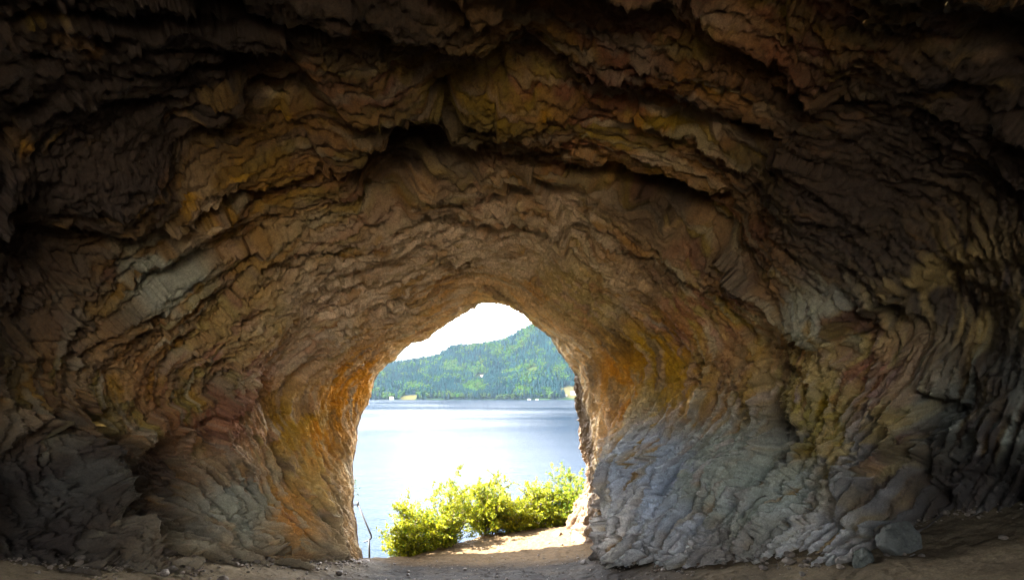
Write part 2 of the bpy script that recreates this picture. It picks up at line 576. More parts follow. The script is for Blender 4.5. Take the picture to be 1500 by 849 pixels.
C = cmix(C, col(0.12, 0.085, 0.055), sstep(0.1, 0.5, fb(1.9, 130)) * 0.6)
PAL = dict(pale=col(0.70, 0.57, 0.43), ochre=col(0.46, 0.27, 0.045), orange=col(0.56, 0.26, 0.05), red=col(0.30, 0.10, 0.08), olive=col(0.27, 0.21, 0.035),  # pale is lifted to paint light onto the rock over the arch
           grey=col(0.40, 0.42, 0.36), shade=col(0.045, 0.035, 0.03), blue=col(0.56, 0.60, 0.66), buff=col(0.52, 0.40, 0.20))  # darkest tone paints shade in corners and hollows; blue paints skylight
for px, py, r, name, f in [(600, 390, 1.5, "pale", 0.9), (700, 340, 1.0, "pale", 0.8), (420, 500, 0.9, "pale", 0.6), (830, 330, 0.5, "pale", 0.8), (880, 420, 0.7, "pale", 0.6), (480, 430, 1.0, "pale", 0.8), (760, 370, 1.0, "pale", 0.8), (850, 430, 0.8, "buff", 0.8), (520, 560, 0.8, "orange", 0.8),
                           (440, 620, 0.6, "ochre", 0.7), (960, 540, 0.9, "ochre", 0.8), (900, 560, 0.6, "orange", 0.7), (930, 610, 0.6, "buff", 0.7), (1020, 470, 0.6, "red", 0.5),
                           (650, 130, 1.0, "olive", 0.5), (1320, 130, 0.9, "olive", 0.6), (1190, 90, 0.6, "red", 0.5), (950, 40, 0.8, "red", 0.25), (620, 20, 1.2, "shade", 0.6), (900, 60, 0.9, "shade", 0.5), (1150, 250, 0.9, "shade", 0.6), (1350, 60, 1.2, "shade", 0.6), (1480, 200, 1.5, "shade", 0.9), (380, 30, 0.8, "shade", 0.6), (60, 330, 1.3, "shade", 0.8), (1490, 640, 1.0, "shade", 0.8), (1200, 330, 0.7, "shade", 0.6), (300, 270, 1.2, "ochre", 0.6),
                           (90, 110, 2.4, "shade", 0.97), (60, 20, 1.5, "shade", 0.95), (1430, 330, 1.4, "shade", 0.85), (1290, 400, 0.8, "shade", 0.7), (280, 120, 0.7, "shade", 0.8), (960, 320, 0.5, "shade", 0.8),
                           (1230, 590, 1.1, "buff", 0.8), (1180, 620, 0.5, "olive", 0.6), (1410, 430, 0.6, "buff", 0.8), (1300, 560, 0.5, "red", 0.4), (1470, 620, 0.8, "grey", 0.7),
                           (950, 690, 0.8, "blue", 0.9), (1000, 720, 0.7, "blue", 0.8), (1440, 760, 0.9, "shade", 0.9), (1490, 480, 0.9, "shade", 0.8), (30, 780, 1.0, "shade", 0.9), (20, 440, 1.0, "shade", 0.7), (230, 720, 0.6, "shade", 0.8), (1130, 640, 0.35, "shade", 0.7), (1080, 390, 0.5, "shade", 0.6), (690, 200, 0.5, "shade", 0.5), (1200, 250, 0.8, "shade", 0.5), (560, 40, 0.6, "shade", 0.6), (900, 500, 0.35, "shade", 0.5), (1310, 720, 0.5, "shade", 0.6), (1060, 690, 0.7, "grey", 0.9), (1120, 720, 0.6, "grey", 0.8), (110, 680, 0.5, "grey", 0.4), (460, 700, 0.7, "buff", 0.7), (420, 760, 0.6, "orange", 0.5), (480, 640, 0.5, "orange", 0.6), (60, 720, 0.9, "shade", 0.7), (350, 740, 0.6, "grey", 0.6),
                           (300, 330, 0.5, "pale", 0.6), (250, 410, 0.5, "grey", 0.8), (1210, 460, 0.45, "grey", 0.5), (330, 560, 0.9, "red", 0.5), (600, 245, 0.8, "shade", 0.8), (350, 470, 0.8, "buff", 0.5)]:
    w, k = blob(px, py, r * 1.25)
    C[w] = cmix(C[w], PAL[name], f * np.clip(k * 1.5, 0, 1) * sstep(-0.3, 0.2, noise3(B[w], 0.6, px * 0.01) + 0.3 * noise3(B[w], 0.2, py * 0.01) + 0.8 * noise2(Sw[w] / 0.7 + 0.4 * w3[w], lean[w] / 0.13 + 0.4 * w3[w], py * 0.03) + (0.6 if name == "shade" else 0.1)))
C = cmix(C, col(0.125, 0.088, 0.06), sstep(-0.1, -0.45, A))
C = C * (1 + 0.1 * noise3(B, 0.3, 140.0))[..., None]
lum = C.mean(-1, keepdims=True)
C = np.clip(lum + (C - lum) * 1.32, 0.01, 0.9)
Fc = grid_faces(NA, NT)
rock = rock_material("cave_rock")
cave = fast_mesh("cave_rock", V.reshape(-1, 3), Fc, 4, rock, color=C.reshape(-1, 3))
cave["kind"] = "structure"
cave["label"] = "brown and ochre sandstone cave arching around the bright opening over the lake"

# ------------------------------------------------------------------ ground
EDGE = [(-40, 14.2), (-6, 14.2), (-3.6, 14.25), (-2.5, 14.9), (-1.7, 16.0), (-0.9, 17.0), (0.6, 17.6), (2.2, 17.9), (6, 18.5), (40, 19)]


def edge_y(x):
    return np.interp(x, [e[0] for e in EDGE], [e[1] for e in EDGE])


def floor_z(x, y):
    inside = -1.28 - 0.182 * np.clip(y, -8, 14.0)
    k = np.clip((y - 7) / 7, 0, 1)
    half = 6.4 - 2.3 * k
    xs = x - (-0.2 - 0.8 * k)
    bank = np.clip(np.abs(xs) / half - 0.33, 0, 1.2)
    z = inside + np.where(xs > 0, 1.75, 1.25) * bank ** 1.4 * (1 - 0.7 * sstep(12.5, 14.5, y))
    z = z - 0.02 * np.clip(y - 14, 0, 10)
    # left of the opening the path sinks away; on the other side it stays level
    z = z + 0.12 * sstep(14, 17, y) * sstep(-2, 1, x)
    over = y - edge_y(x)
    z = np.where(over > 0, z - 0.75 * over - 0.25 * np.minimum(over, 1.0), z)
    return np.maximum(z, -15.5)


nx, ny = int(900 * Q), int(900 * Q)
xs = np.concatenate([np.linspace(-60, -9.2, 60), np.linspace(-9, 9, nx), np.linspace(9.2, 60, 60)])
ys = np.concatenate([np.concatenate([np.linspace(-60, -11, 30), np.linspace(-10, 5, 60)]), np.linspace(5.05, 19, ny), np.linspace(19.1, 36, 80)])
GX, GY = np.meshgrid(xs, ys, indexing="ij")
GZ = floor_z(GX, GY)
GP = np.stack([GX, GY, GZ], -1).astype(np.float32)
GP2 = GP.copy()
GP2[..., 2] = 0
gz = 0.05 * noise3(GP2, 1.3, 2.0) + 0.028 * noise3(GP2, 0.45, 3.0) + 0.018 * noise3(GP2, 0.16, 5.0) + 0.008 * noise3(GP2, 0.07, 5.5)
f1, f2 = worley2(GP2[..., 0] / 0.5, GP2[..., 1] / 0.4, 2.0)
gz += -0.03 * np.clip(0.6 - f1, 0, 1) * sstep(-0.1, 0.3, noise3(GP2, 1.1, 12.0))
f1, f2 = worley2(GP2[..., 0] / 0.14, GP2[..., 1] / 0.14, 3.0)
gz += 0.03 * np.clip(0.28 - f1, 0, 1) * 2.0 * sstep(0.1, 0.4, noise3(GP2, 0.7, 22.0))
GP[..., 2] += gz
gc = np.broadcast_to(col(0.030, 0.023, 0.017), GP.shape).astype(np.float32)  # shade of the cave floor painted in as very dark earth
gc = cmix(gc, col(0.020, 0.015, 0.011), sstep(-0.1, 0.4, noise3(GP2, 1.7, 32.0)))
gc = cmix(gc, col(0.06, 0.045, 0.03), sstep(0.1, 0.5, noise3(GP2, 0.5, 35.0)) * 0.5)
side_light = sstep(2.0, 4.2, np.abs(GX + 0.2)) * (1 - sstep(13.0, 14.5, GY))  # sides lighter: light missing there is painted into the earth
gc = cmix(gc, col(0.19, 0.145, 0.09), side_light * (0.75 + 0.4 * noise3(GP2, 0.8, 71.0)))
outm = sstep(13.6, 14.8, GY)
gc = cmix(gc, col(0.125, 0.083, 0.044), outm * 0.95)  # outside stays lighter: contrast of sun and shade put into the colour
gc = cmix(gc, col(0.10, 0.12, 0.03), sstep(0.2, 1.0, GY - edge_y(GX)) * 0.9)
gc = cmix(gc, col(0.52, 0.44, 0.33), sstep(-8.0, -11.0, GY))   # pale sand added out of view behind the cave to bounce light in
soil = rock_material("trodden_earth", 0.8, 0.03)
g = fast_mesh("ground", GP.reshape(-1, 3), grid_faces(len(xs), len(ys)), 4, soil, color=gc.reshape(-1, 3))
g["kind"] = "structure"

# ------------------------------------------------------------------ lake
WZ = -14.0
m, nt, b, out = new_mat("lake_water")
tc = nt.nodes.new("ShaderNodeTexCoord")
mp = N(nt, "ShaderNodeMapping")
mp.inputs["Scale"].default_value = (0.06, 0.16, 1)
nt.links.new(tc.outputs["Object"], mp.inputs["Vector"])
w1_ = N(nt, "ShaderNodeTexNoise", Scale=3.0, Detail=6.0, Roughness=0.6)
nt.links.new(mp.outputs[0], w1_.inputs["Vector"])
mp2 = N(nt, "ShaderNodeMapping")
mp2.inputs["Scale"].default_value = (0.0022, 0.0065, 1)
nt.links.new(tc.outputs["Object"], mp2.inputs["Vector"])
w2_ = N(nt, "ShaderNodeTexNoise", Scale=1.0, Detail=4.0, Roughness=0.55)
nt.links.new(mp2.outputs[0], w2_.inputs["Vector"])
calm = ramp(nt, w2_.outputs[0], [(0.35, 0.06), (0.65, 0.22)])
bp = N(nt, "ShaderNodeBump", Strength=0.5, Distance=0.4)
nt.links.new(w1_.outputs[0], bp.inputs["Height"])
nt.nodes.remove(b)
df = nt.nodes.new("ShaderNodeBsdfDiffuse")
df.inputs["Color"].default_value = (0.006, 0.0135, 0.025, 1)
gl = nt.nodes.new("ShaderNodeBsdfGlossy")
gl.inputs["Color"].default_value = (0.172, 0.178, 0.186, 1)
nt.links.new(calm.outputs[0], gl.inputs["Roughness"])
fr = nt.nodes.new("ShaderNodeFresnel")
fr.inputs["IOR"].default_value = 1.33
for n_ in (gl, df, fr):
    nt.links.new(bp.outputs[0], n_.inputs["Normal"])
mxw = nt.nodes.new("ShaderNodeMixShader")
# rippled patches send back less of the sky than calm ones
rp = ramp(nt, w2_.outputs[0], [(0.36, 0.7), (0.52, 0.85), (0.68, 0.62)])
fm = N(nt, "ShaderNodeMath", operation="MULTIPLY")
nt.links.new(fr.outputs[0], fm.inputs[0])
nt.links.new(rp.outputs[0], fm.inputs[1])
nt.links.new(fm.outputs[0], mxw.inputs[0])
nt.links.new(df.outputs[0], mxw.inputs[1])
nt.links.new(gl.outputs[0], mxw.inputs[2])
nt.links.new(mxw.outputs[0], out.inputs["Surface"])
wm = m
MBl = MB()
MBl.poly([(-5000, 15, WZ), (5000, 15, WZ), (5000, 7600, WZ), (-5000, 7600, WZ)], [(0, 1, 2, 3)])
lake = MBl.build("lake", wm)
lake["kind"] = "structure"

# ------------------------------------------------------------------ far hills
def hill_sil(x):
    """height of the skyline of the wooded hill across the lake, by bearing at 3100 m"""
    px = 750 + F * x / 3100.0
    py = np.interp(px, [100, 300, 480, 540, 590, 640, 660, 700, 735, 750, 790, 850, 950, 1100, 1300], [552, 549, 545, 540, 531, 523, 509, 504, 500, 492, 472, 440, 425, 450, 500])
    return (580 - py) / F * 3100.0


def hill_z(x, y):
    k = np.clip((y - 2330) / (3100 - 2330), 0, 1.6)
    xx = x * 3100 / np.maximum(y, 500)
    h = hill_sil(xx)
    prof = np.where(k < 1, k ** 1.15 * (1.0 - 0.12 * np.sin(k * np.pi)), 1 - 0.5 * (k - 1))
    P = np.stack([x, y, 0 * x], -1).astype(np.float32)
    n = 30 * noise3(P, 330, 1.0) + 14 * noise3(P, 130, 4.0) + 5 * noise3(P, 50, 4.0)
    return WZ - 3 + 5 * np.clip(k * 40, 0, 1) + h * prof + n * np.clip(k * 3, 0, 1) * (1 - 0.8 * np.clip((k - 0.7) / 0.3, 0, 1))


hx = np.concatenate([np.linspace(-1900, -720, 60), np.linspace(-710, 420, 230), np.linspace(430, 1900, 60)])
hy = np.concatenate([np.linspace(2310, 2760, 100), np.linspace(2770, 3700, 70)])
HX, HY = np.meshgrid(hx, hy, indexing="ij")
HZ = hill_z(HX, HY)
HP = np.stack([HX, HY, HZ], -1)
CLEAR = [(602, 2375, 42, 45, (0.030, 0.027, 0.008)), (705, 2720, 45, 90, (0.020, 0.028, 0.005)), (838, 2400, 55, 55, (0.036, 0.031, 0.010)), (565, 2480, 30, 60, (0.020, 0.027, 0.005)), (680, 2560, 25, 60, (0.018, 0.025, 0.005)), (780, 2640, 30, 70, (0.018, 0.026, 0.005))]


def clearing(x, y):
    """how far inside a field of the far shore, and the colour of that field"""
    f = np.zeros_like(x)
    c = np.zeros(x.shape + (3,))
    for px, Y, hwx, hwy, cc in CLEAR:
        g = np.hypot((x - (px - 750) / F * Y) / hwx, (y - Y) / hwy) < 1
        f = np.where(g, 1.0, f)
        c = np.where(g[..., None], np.array(cc), c)
    return f, c


m, nt, b, out = new_mat("hill_ground")
n1 = N(nt, "ShaderNodeTexNoise", Scale=0.012, Detail=6.0)
tc = nt.nodes.new("ShaderNodeTexCoord")
nt.links.new(tc.outputs["Object"], n1.inputs["Vector"])
r1 = ramp(nt, n1.outputs[0], [(0.35, 0.7), (0.65, 1.2)])
ca_ = N(nt, "ShaderNodeAttribute", attribute_name="Col")
nt.links.new(mix(nt, 0.8, ca_.outputs["Color"], r1.outputs[0], "MULTIPLY"), b.inputs["Base Color"])
b.inputs["Roughness"].default_value = 0.95
b.inputs["Specular IOR Level"].default_value = 0.0
cf, cc = clearing(HX, HY)
hcol = np.where(cf[..., None] > 0, cc, np.array([0.010, 0.020, 0.007]))
hill = fast_mesh("wooded_hill", HP.reshape(-1, 3), grid_faces(len(hx), len(hy)), 4, m, color=hcol.reshape(-1, 3))
hill["kind"] = "structure"

# bluish ridge far behind
dx = np.linspace(-4000, 1500, 160)
dyv = np.linspace(5200, 7000, 50)
DX, DY = np.meshgrid(dx, dyv, indexing="ij")
pxs = 750 + F * DX / 6100
pyy = np.interp(pxs, [200, 400, 520, 560, 580, 600, 625, 645, 665, 720, 900], [520, 512, 505, 515, 521, 528, 521, 519, 524, 540, 560])
PD = np.stack([DX, DY, 0 * DX], -1).astype(np.float32)
DZ = WZ + (580 - pyy) / F * 6100 * np.sin(np.clip((DY - 5200) / 1800, 0, 1) * np.pi) ** 0.8 + 25 * noise3(PD, 400, 1.0) + 8 * noise3(PD, 90, 1.0)
m2, nt, b, out = new_mat("distant_wood")
b.inputs["Base Color"].default_value = (0.02, 0.034, 0.022, 1)
b.inputs["Roughness"].default_value = 0.95
dh = fast_mesh("distant_hill", np.stack([DX, DY, DZ], -1).reshape(-1, 3), grid_faces(160, 50), 4, m2)
dh["kind"] = "structure"

# ------------------------------------------------------------------ trees of the far shore
def crown_arrays(kind, rng):
    """one tree crown of unit height as (verts, tris): ragged conifer or rounded broadleaf"""
    V_, T_ = [], []
    if kind == 0:
        tiers = 4
        for k in range(tiers):
            z0 = 0.08 + 0.22 * k
            z1 = min(1.0, z0 + 0.42)
            r = 0.24 * (1 - 0.8 * k / tiers)
            n = 7
            b0 = len(V_)
            for m_ in range(n):
                t = 2 * math.pi * (m_ + rng.random() * 0.6) / n
                rr = r * (0.7 + 0.6 * rng.random())
                V_.append((rr * math.cos(t), rr * math.sin(t), z0 - 0.05 * rng.random()))
            V_.append((0.02 * rng.normal(), 0.02 * rng.normal(), z1))
            for m_ in range(n):
                T_.append((b0 + m_, b0 + (m_ + 1) % n, b0 + n))
    else:
        for k in range(5):
            c = np.array([0.16 * rng.normal(), 0.16 * rng.normal(), 0.3 + 0.13 * k])
            r = 0.30 - 0.035 * k
            b0 = len(V_)
            n = 6
            V_.append(tuple(c + (0, 0, -r * 0.8)))
            for ph in (-0.35, 0.4):
                for m_ in range(n):
                    t = 2 * math.pi * (m_ + 0.5 * (ph > 0)) / n
                    rr = r * (0.75 + 0.5 * rng.random())
                    V_.append(tuple(c + rr * np.array([math.cos(t) * math.cos(ph), math.sin(t) * math.cos(ph), math.sin(ph)])))
            V_.append(tuple(c + (0, 0, r * (0.8 + 0.3 * rng.random()))))
            for m_ in range(n):
                q = (m_ + 1) % n
                T_ += [(b0, b0 + 1 + q, b0 + 1 + m_), (b0 + 1 + m_, b0 + 1 + q, b0 + 1 + n + m_), (b0 + 1 + q, b0 + 1 + n + q, b0 + 1 + n + m_), (b0 + 1 + n + m_, b0 + 1 + n + q, b0 + 1 + 2 * n)]
    return np.array(V_, np.float32), np.array(T_, np.int32)


def leaf_mat(name, trans=0.0, color=None, spec=0.2):
    m, nt, b, out = new_mat(name)
    if color is None:
        a = N(nt, "ShaderNodeAttribute", attribute_name="Col")
        src = a.outputs["Color"]
        nt.links.new(src, b.inputs["Base Color"])
    else:
        b.inputs["Base Color"].default_value = (*color, 1)
    b.inputs["Roughness"].default_value = 0.6
    b.inputs["Specular IOR Level"].default_value = spec
    if trans > 0:
        t = nt.nodes.new("ShaderNodeBsdfTranslucent")
        if color is None:
            nt.links.new(src, t.inputs["Color"])
        else:
            t.inputs["Color"].default_value = (*color, 1)
        mx = nt.nodes.new("ShaderNodeMixShader")
        mx.inputs[0].default_value = trans
        nt.links.new(b.outputs[0], mx.inputs[1])
        nt.links.new(t.outputs[0], mx.inputs[2])
        nt.links.new(mx.outputs[0], out.inputs["Surface"])
    return m


forest_mat = leaf_mat("forest_leaves", 0.25, spec=0.0)
protos = [crown_arrays(0, RNG) for _ in range(6)] + [crown_arrays(1, RNG) for _ in range(6)]
Vf, Tf, Cf = [], [], []
nb = 0
cand = np.stack([RNG.uniform(-900, 900, 20000), RNG.uniform(2352, 3250, 20000)], 1)
ppx = 750 + F * cand[:, 0] / cand[:, 1]
cand = cand[(ppx > 440) & (ppx < 950)]
cp = np.concatenate([cand, np.zeros((len(cand), 1))], 1).astype(np.float32)
incl = clearing(cand[:, 0], cand[:, 1])[0] > 0
decid = noise3(cp, 120, 13.0) + 0.4 * noise3(cp, 40, 2.0)
zc = hill_z(cand[:, 0], cand[:, 1])
for i in range(len(cand)):
    if incl[i]:
        continue
    br = decid[i] + 0.25 * RNG.normal() > 0.12
    pv, pt = protos[(6 if br else 0) + RNG.integers(6)]
    h = RNG.uniform(15, 27) if br else RNG.uniform(20, 36)
    w = h * (1.15 if br else 1.0)
    a_ = RNG.uniform(0, 6.28)
    ca, sa = math.cos(a_), math.sin(a_)
    v = np.empty_like(pv)
    v[:, 0] = (pv[:, 0] * ca - pv[:, 1] * sa) * w + cand[i, 0]
    v[:, 1] = (pv[:, 0] * sa + pv[:, 1] * ca) * w + cand[i, 1]
    v[:, 2] = pv[:, 2] * h + zc[i] - 1.0
    if br:
        c = np.array([0.015, 0.036, 0.004]) * RNG.uniform(0.6, 1.4) + np.array([0.014, 0.009, 0.0]) * (RNG.random() < 0.2)
    else:
        c = np.array([0.003, 0.015, 0.0145]) * RNG.uniform(0.6, 1.5)
    Vf.append(v)
    Tf.append(pt + nb)
    Cf.append(np.broadcast_to(c, v.shape))
    nb += len(v)
fo_ = fast_mesh("forest", np.concatenate(Vf), np.concatenate(Tf), 3, forest_mat, smooth=False, color=np.concatenate(Cf))
fo_["kind"] = "stuff"

# ------------------------------------------------------------------ things
def on_floor(px, py):
    """the point of the ground seen at this place of the photograph"""
    lo, hi = 5.0, 30.0
    Ys = np.linspace(lo, hi, 600)
    for Y in Ys:
        p = at(px, py, Y)
        if p[2] <= floor_z(np.array([p[0]]), np.array([p[1]]))[0]:
            return p
    return at(px, py, 12.0)


def ico(sub):
    import bmesh
    bm = bmesh.new()
    bmesh.ops.create_icosphere(bm, subdivisions=sub, radius=1.0)
    bm.verts.ensure_lookup_table()
    V_ = np.array([v.co[:] for v in bm.verts], np.float32)
    T_ = np.array([[v.index for v in f.verts] for f in bm.faces], np.int32)
    bm.free()
    return V_, T_


ICO5 = ico(5)
ICO3 = ico(3)


def boulder(name, px, py, size, rot, color, label, seed, Y=None, sub=5, sink=0.3, group=None, cat="boulder"):
    v, t = ICO5 if sub == 5 else ICO3
    v = v.copy()
    r = 1 + 0.28 * noise3(v, 0.9, seed) + 0.16 * noise3(v, 0.4, seed + 3)
    # flat broken faces
    rg = np.random.default_rng(int(seed * 10))
    for _ in range(14):
        nrm = rg.normal(size=3)
        nrm /= np.linalg.norm(nrm)
        dd = v @ nrm
        lim = rg.uniform(0.5, 0.8)
        r = np.where(dd * r > lim, r - (dd * r - lim) * 0.85, r)
    r = r - 0.05 * np.abs(noise3(v, 0.22, seed + 5)) * 2 + 0.03 * noise3(v, 0.09, seed + 8)
    v = v * r[:, None] * np.array(size, np.float32)
    cc_ = np.array(color, np.float32) * (1 + 0.35 * noise3(v, 0.25, seed + 11))[:, None]
    o = fast_mesh(name, v, t, 3, rock, color=np.clip(cc_, 0.02, 0.9))
    p = on_floor(px, py) if Y is None else at(px, py, Y)
    o.location = (p[0], p[1], p[2] + size[2] * (1 - 2 * sink) * 0.5)
    o.rotation_euler = rot
    return tag(o, label, cat, group)


boulder("boulder", 1222, 828, (0.11, 0.10, 0.15), (0.1, 0.2, 0.4), (0.20, 0.20, 0.18), "small pale upright boulder at the foot of the rock wall beside the rounded boulder", 1.3)
boulder("boulder", 1266, 824, (0.26, 0.19, 0.15), (0.25, -0.35, 0.9), (0.105, 0.11, 0.09), "grey-green rounded boulder lying between the small pale boulder and the big slab", 2.3)
boulder("boulder", 1318, 806, (0.40, 0.3, 0.32), (0.0, 0.35, 0.3), (0.10, 0.10, 0.085), "largest grey slab-like boulder resting on the earth slope under the wall", 3.7)
boulder("boulder", 846, 790, (0.24, 0.26, 0.25), (0.1, -0.25, 0.5), (0.22, 0.165, 0.115), "sunlit tan boulder at the outer foot of the opening beside the bush", 6.4)
boulder("boulder", 818, 783, (0.17, 0.15, 0.12), (0.3, 0.2, 0.1), (0.22, 0.16, 0.11), "small sunlit tan boulder between the bush and the bigger sunlit boulder", 7.9)
stones = [(1118, 831, 0.055, "dark pebble lying alone on the bare earth floor"), (1015, 843, 0.04, "tiny dark stone on the floor below the blue-white rock"),
          (640, 822, 0.03, "tiny stone in the shaded middle of the floor before the bush"), (300, 822, 0.05, "small brown stone on the floor by the fluted wall foot"),
          (1175, 841, 0.05, "stone lying on the earth below the small pale upright boulder"), (1350, 815, 0.045, "small stone on the earth slope below the largest slab"),
          (500, 828, 0.04, "small stone near the orange wall foot by the opening")]
for k, (px, py, r, lb) in enumerate(stones):
    boulder("stone", px, py, (r * 1.2, r, r * 0.75), (0, 0, k), (0.17, 0.14, 0.115), lb, 20.5 + k, sub=3, sink=0.25, group="loose stones on the cave floor", cat="stone")

# rubble gathered along the foot of the walls and over the floor
Vi = V[i_mouth:, :]
fl = floor_z(Vi[..., 0], Vi[..., 1])
mk = (np.abs(Vi[..., 2] - fl - 0.02) < 0.06) & (Vi[..., 1] > 4.5)
foot = Vi[mk]
rgb_ = np.random.default_rng(123)
pick = foot[rgb_.integers(0, len(foot), 2600)]
inward = np.sign(-0.5 - pick[:, 0])
pts_ = np.stack([pick[:, 0] + inward * rgb_.exponential(0.16, 2600), pick[:, 1] + rgb_.normal(0, 0.1, 2600)], 1)
mid_pts = np.stack([rgb_.uniform(-4.5, 4.5, 900), rgb_.uniform(7.5, 16.5, 900)], 1)
pts_ = np.concatenate([pts_, mid_pts])
rad_ = np.concatenate([np.clip(0.008 * rgb_.pareto(2.0, 2600) + 0.008, 0, 0.07), np.clip(0.006 * rgb_.pareto(2.2, 900) + 0.006, 0, 0.035)])
iv, it_ = ico(2)
shapes = []
for k in range(8):
    shp = iv * (1 + 0.35 * noise3(iv, 0.9, k * 3.1) + 0.15 * noise3(iv, 0.4, k))[:, None]
    shapes.append(shp * np.array([1.2, 0.9, 0.65]))
gv, gt, gcol = [], [], []
for k in range(len(pts_)):
    x_, y_ = pts_[k]
    a_ = rgb_.uniform(0, 6.28)
    sh_ = shapes[k % 8] * rad_[k]
    z_ = float(floor_z(np.array([x_]), np.array([y_]))[0]) + 0.02
    gv.append(np.stack([sh_[:, 0] * math.cos(a_) - sh_[:, 1] * math.sin(a_) + x_, sh_[:, 0] * math.sin(a_) + sh_[:, 1] * math.cos(a_) + y_, sh_[:, 2] + z_ + rad_[k] * 0.25], 1))
    gt.append(it_ + k * len(iv))
    gcol.append(np.broadcast_to(np.array([0.19, 0.15, 0.115]) * rgb_.uniform(0.6, 1.5), (len(iv), 3)))
rub = fast_mesh("rubble", np.concatenate(gv), np.concatenate(gt), 3, rock, smooth=False, color=np.concatenate(gcol))
rub["kind"] = "stuff"

# handrail of the steps outside the opening
m, nt, b, out = new_mat("weathered_steel")
b.inputs["Base Color"].default_value = (0.10, 0.12, 0.13, 1)
b.inputs["Metallic"].default_value = 0.2
b.inputs["Roughness"].default_value = 0.5
nz = N(nt, "ShaderNodeTexNoise", Scale=30.0, Detail=4.0)
rz_ = ramp(nt, nz.outputs[0], [(0.4, (0.016, 0.02, 0.024)), (0.7, (0.03, 0.02, 0.014))])
nt.links.new(rz_.outputs[0], b.inputs["Base Color"])
steel = m
YR = 15.0
hb = at(541, 812, YR)
hr = empty("handrail", tuple(hb))
tag(hr, "thin grey metal handrail sloping down beside the edge of the opening", "handrail")


def rel(px, py, dy=0.0):
    return tuple(at(px, py, YR + dy) - hb)


MB().tube([rel(524.5, 738), rel(543.5, 783), rel(543.8, 787), rel(541, 790)], 0.024, 8).build("rail", steel, hr, True)
MB().tube([rel(540.6, 789), rel(541.2, 822)], 0.026, 8).build("post", steel, hr, True)
MB().tube([rel(524.2, 733.5), rel(524.8, 742)], 0.028, 8).build("post", steel, hr, True)
MB().tube([rel(510, 739), rel(524.5, 738.5)], 0.016, 6).build("bracket", steel, hr, True)
MB().tube([rel(533, 793), rel(540.8, 791)], 0.016, 6).build("bracket", steel, hr, True)

# shrubs on the bank
bark = new_mat("shrub_bark")
bark[2].inputs["Base Color"].default_value = (0.10, 0.07, 0.045, 1)
bark = bark[0]
shrub_leaf = leaf_mat("shrub_leaves", 0.5)


def shrub(px, py_base, Y, hw, top, label, seed, nst=20, ntw=17, nlf=24, airy=0.0, hue=0.0, sprig=None):
    rg = np.random.default_rng(seed)
    base = at(px, py_base, Y)
    base[2] = floor_z(np.array([base[0]]), np.array([Y]))[0] - 0.05
    H = at(px, top, Y)[2] - base[2]
    W = hw / F * Y
    root = empty("shrub", tuple(base))
    tag(root, label, "shrub", "shrubs on the bank above the lake")
    st = MB()
    LV, LC = [], []

    def leaf(p, d, size):
        d = d / (np.linalg.norm(d) + 1e-6)
        a = np.cross(d, rg.normal(size=3))
        a /= np.linalg.norm(a) + 1e-6
        n_ = np.cross(d, a)
        L_, w_ = size, size * rg.uniform(0.26, 0.36)
        m1, tip = p + d * L_ * 0.5, p + d * L_ - n_ * L_ * 0.15
        LV.append([p, m1 + a * w_ + n_ * w_ * 0.4, tip, m1 - a * w_ + n_ * w_ * 0.4])
        y = rg.random()
        c = np.array([0.20, 0.205, 0.006]) * (0.65 + 0.7 * rg.random())
        if y < 0.3:
            c = np.array([0.23, 0.225, 0.007]) * (0.8 + 0.4 * rg.random())
        elif y > 0.78:
            c = np.array([0.08, 0.13, 0.008]) * (0.7 + 0.6 * rg.random())
        c = c * np.array([1 - 0.35 * hue, 1.0, 1 + hue])
        LC.append([c] * 4)

    for i in range(nst):
        t = 2 * math.pi * (i + rg.random()) / nst
        rad = W * math.sqrt(rg.random()) * 0.95
        hgt = H * (1 - 0.55 * (rad / W) ** 2) * rg.uniform(0.5, 1.02)
        end = np.array([rad * math.cos(t), rad * math.sin(t) * 0.8, hgt])
        if sprig and i == 0:
            end = at(sprig[0], sprig[1], Y) - base
        mid_ = end * np.array([0.35, 0.35, 0.6]) + rg.normal(size=3) * 0.05
        pts = [np.array([end[0] * 0.08, end[1] * 0.08, 0]), mid_, end]
        curve = []
        for u in np.linspace(0, 1, 7):
            curve.append((1 - u) ** 2 * pts[0] + 2 * u * (1 - u) * pts[1] + u * u * pts[2])
        st.tube(curve, list(np.linspace(0.014, 0.004, 7)), 5)
        for j in range(ntw):
            u = rg.uniform(0.25, 1.0) if j else 1.0
            k = min(5, int(u * 6))
            p0 = curve[k] + (curve[k + 1] - curve[k]) * (u * 6 - k)
            ln = rg.uniform(0.18, 0.42) * (1 - 0.3 * airy)
            dr = rg.normal(size=3) * np.array([1, 1, 0.6]) + np.array([0, 0, 0.45]) + end / H * 0.3
            dr /= np.linalg.norm(dr)
            if sprig and i == 0:
                ln *= 0.5
            p1 = p0 + dr * ln
            st.tube([p0, (p0 + p1) / 2 + rg.normal(size=3) * 0.015, p1], [0.005, 0.004, 0.0025], 4, cap=False)
            for q in range(int(nlf * (1 - 0.45 * airy))):
                uu = rg.uniform(0.15, 1.05)
                leaf(p0 + (p1 - p0) * uu + rg.normal(size=3) * 0.015, dr * 0.6 + rg.normal(size=3) * 0.8, rg.uniform(0.042, 0.08))
    o = st.build("stems", bark, root, True)
    LVa = np.array(LV).reshape(-1, 3)
    fast_mesh("foliage", LVa, np.arange(len(LVa)).reshape(-1, 4), 4, shrub_leaf, root, smooth=False, color=np.array(LC).reshape(-1, 3))
    return root


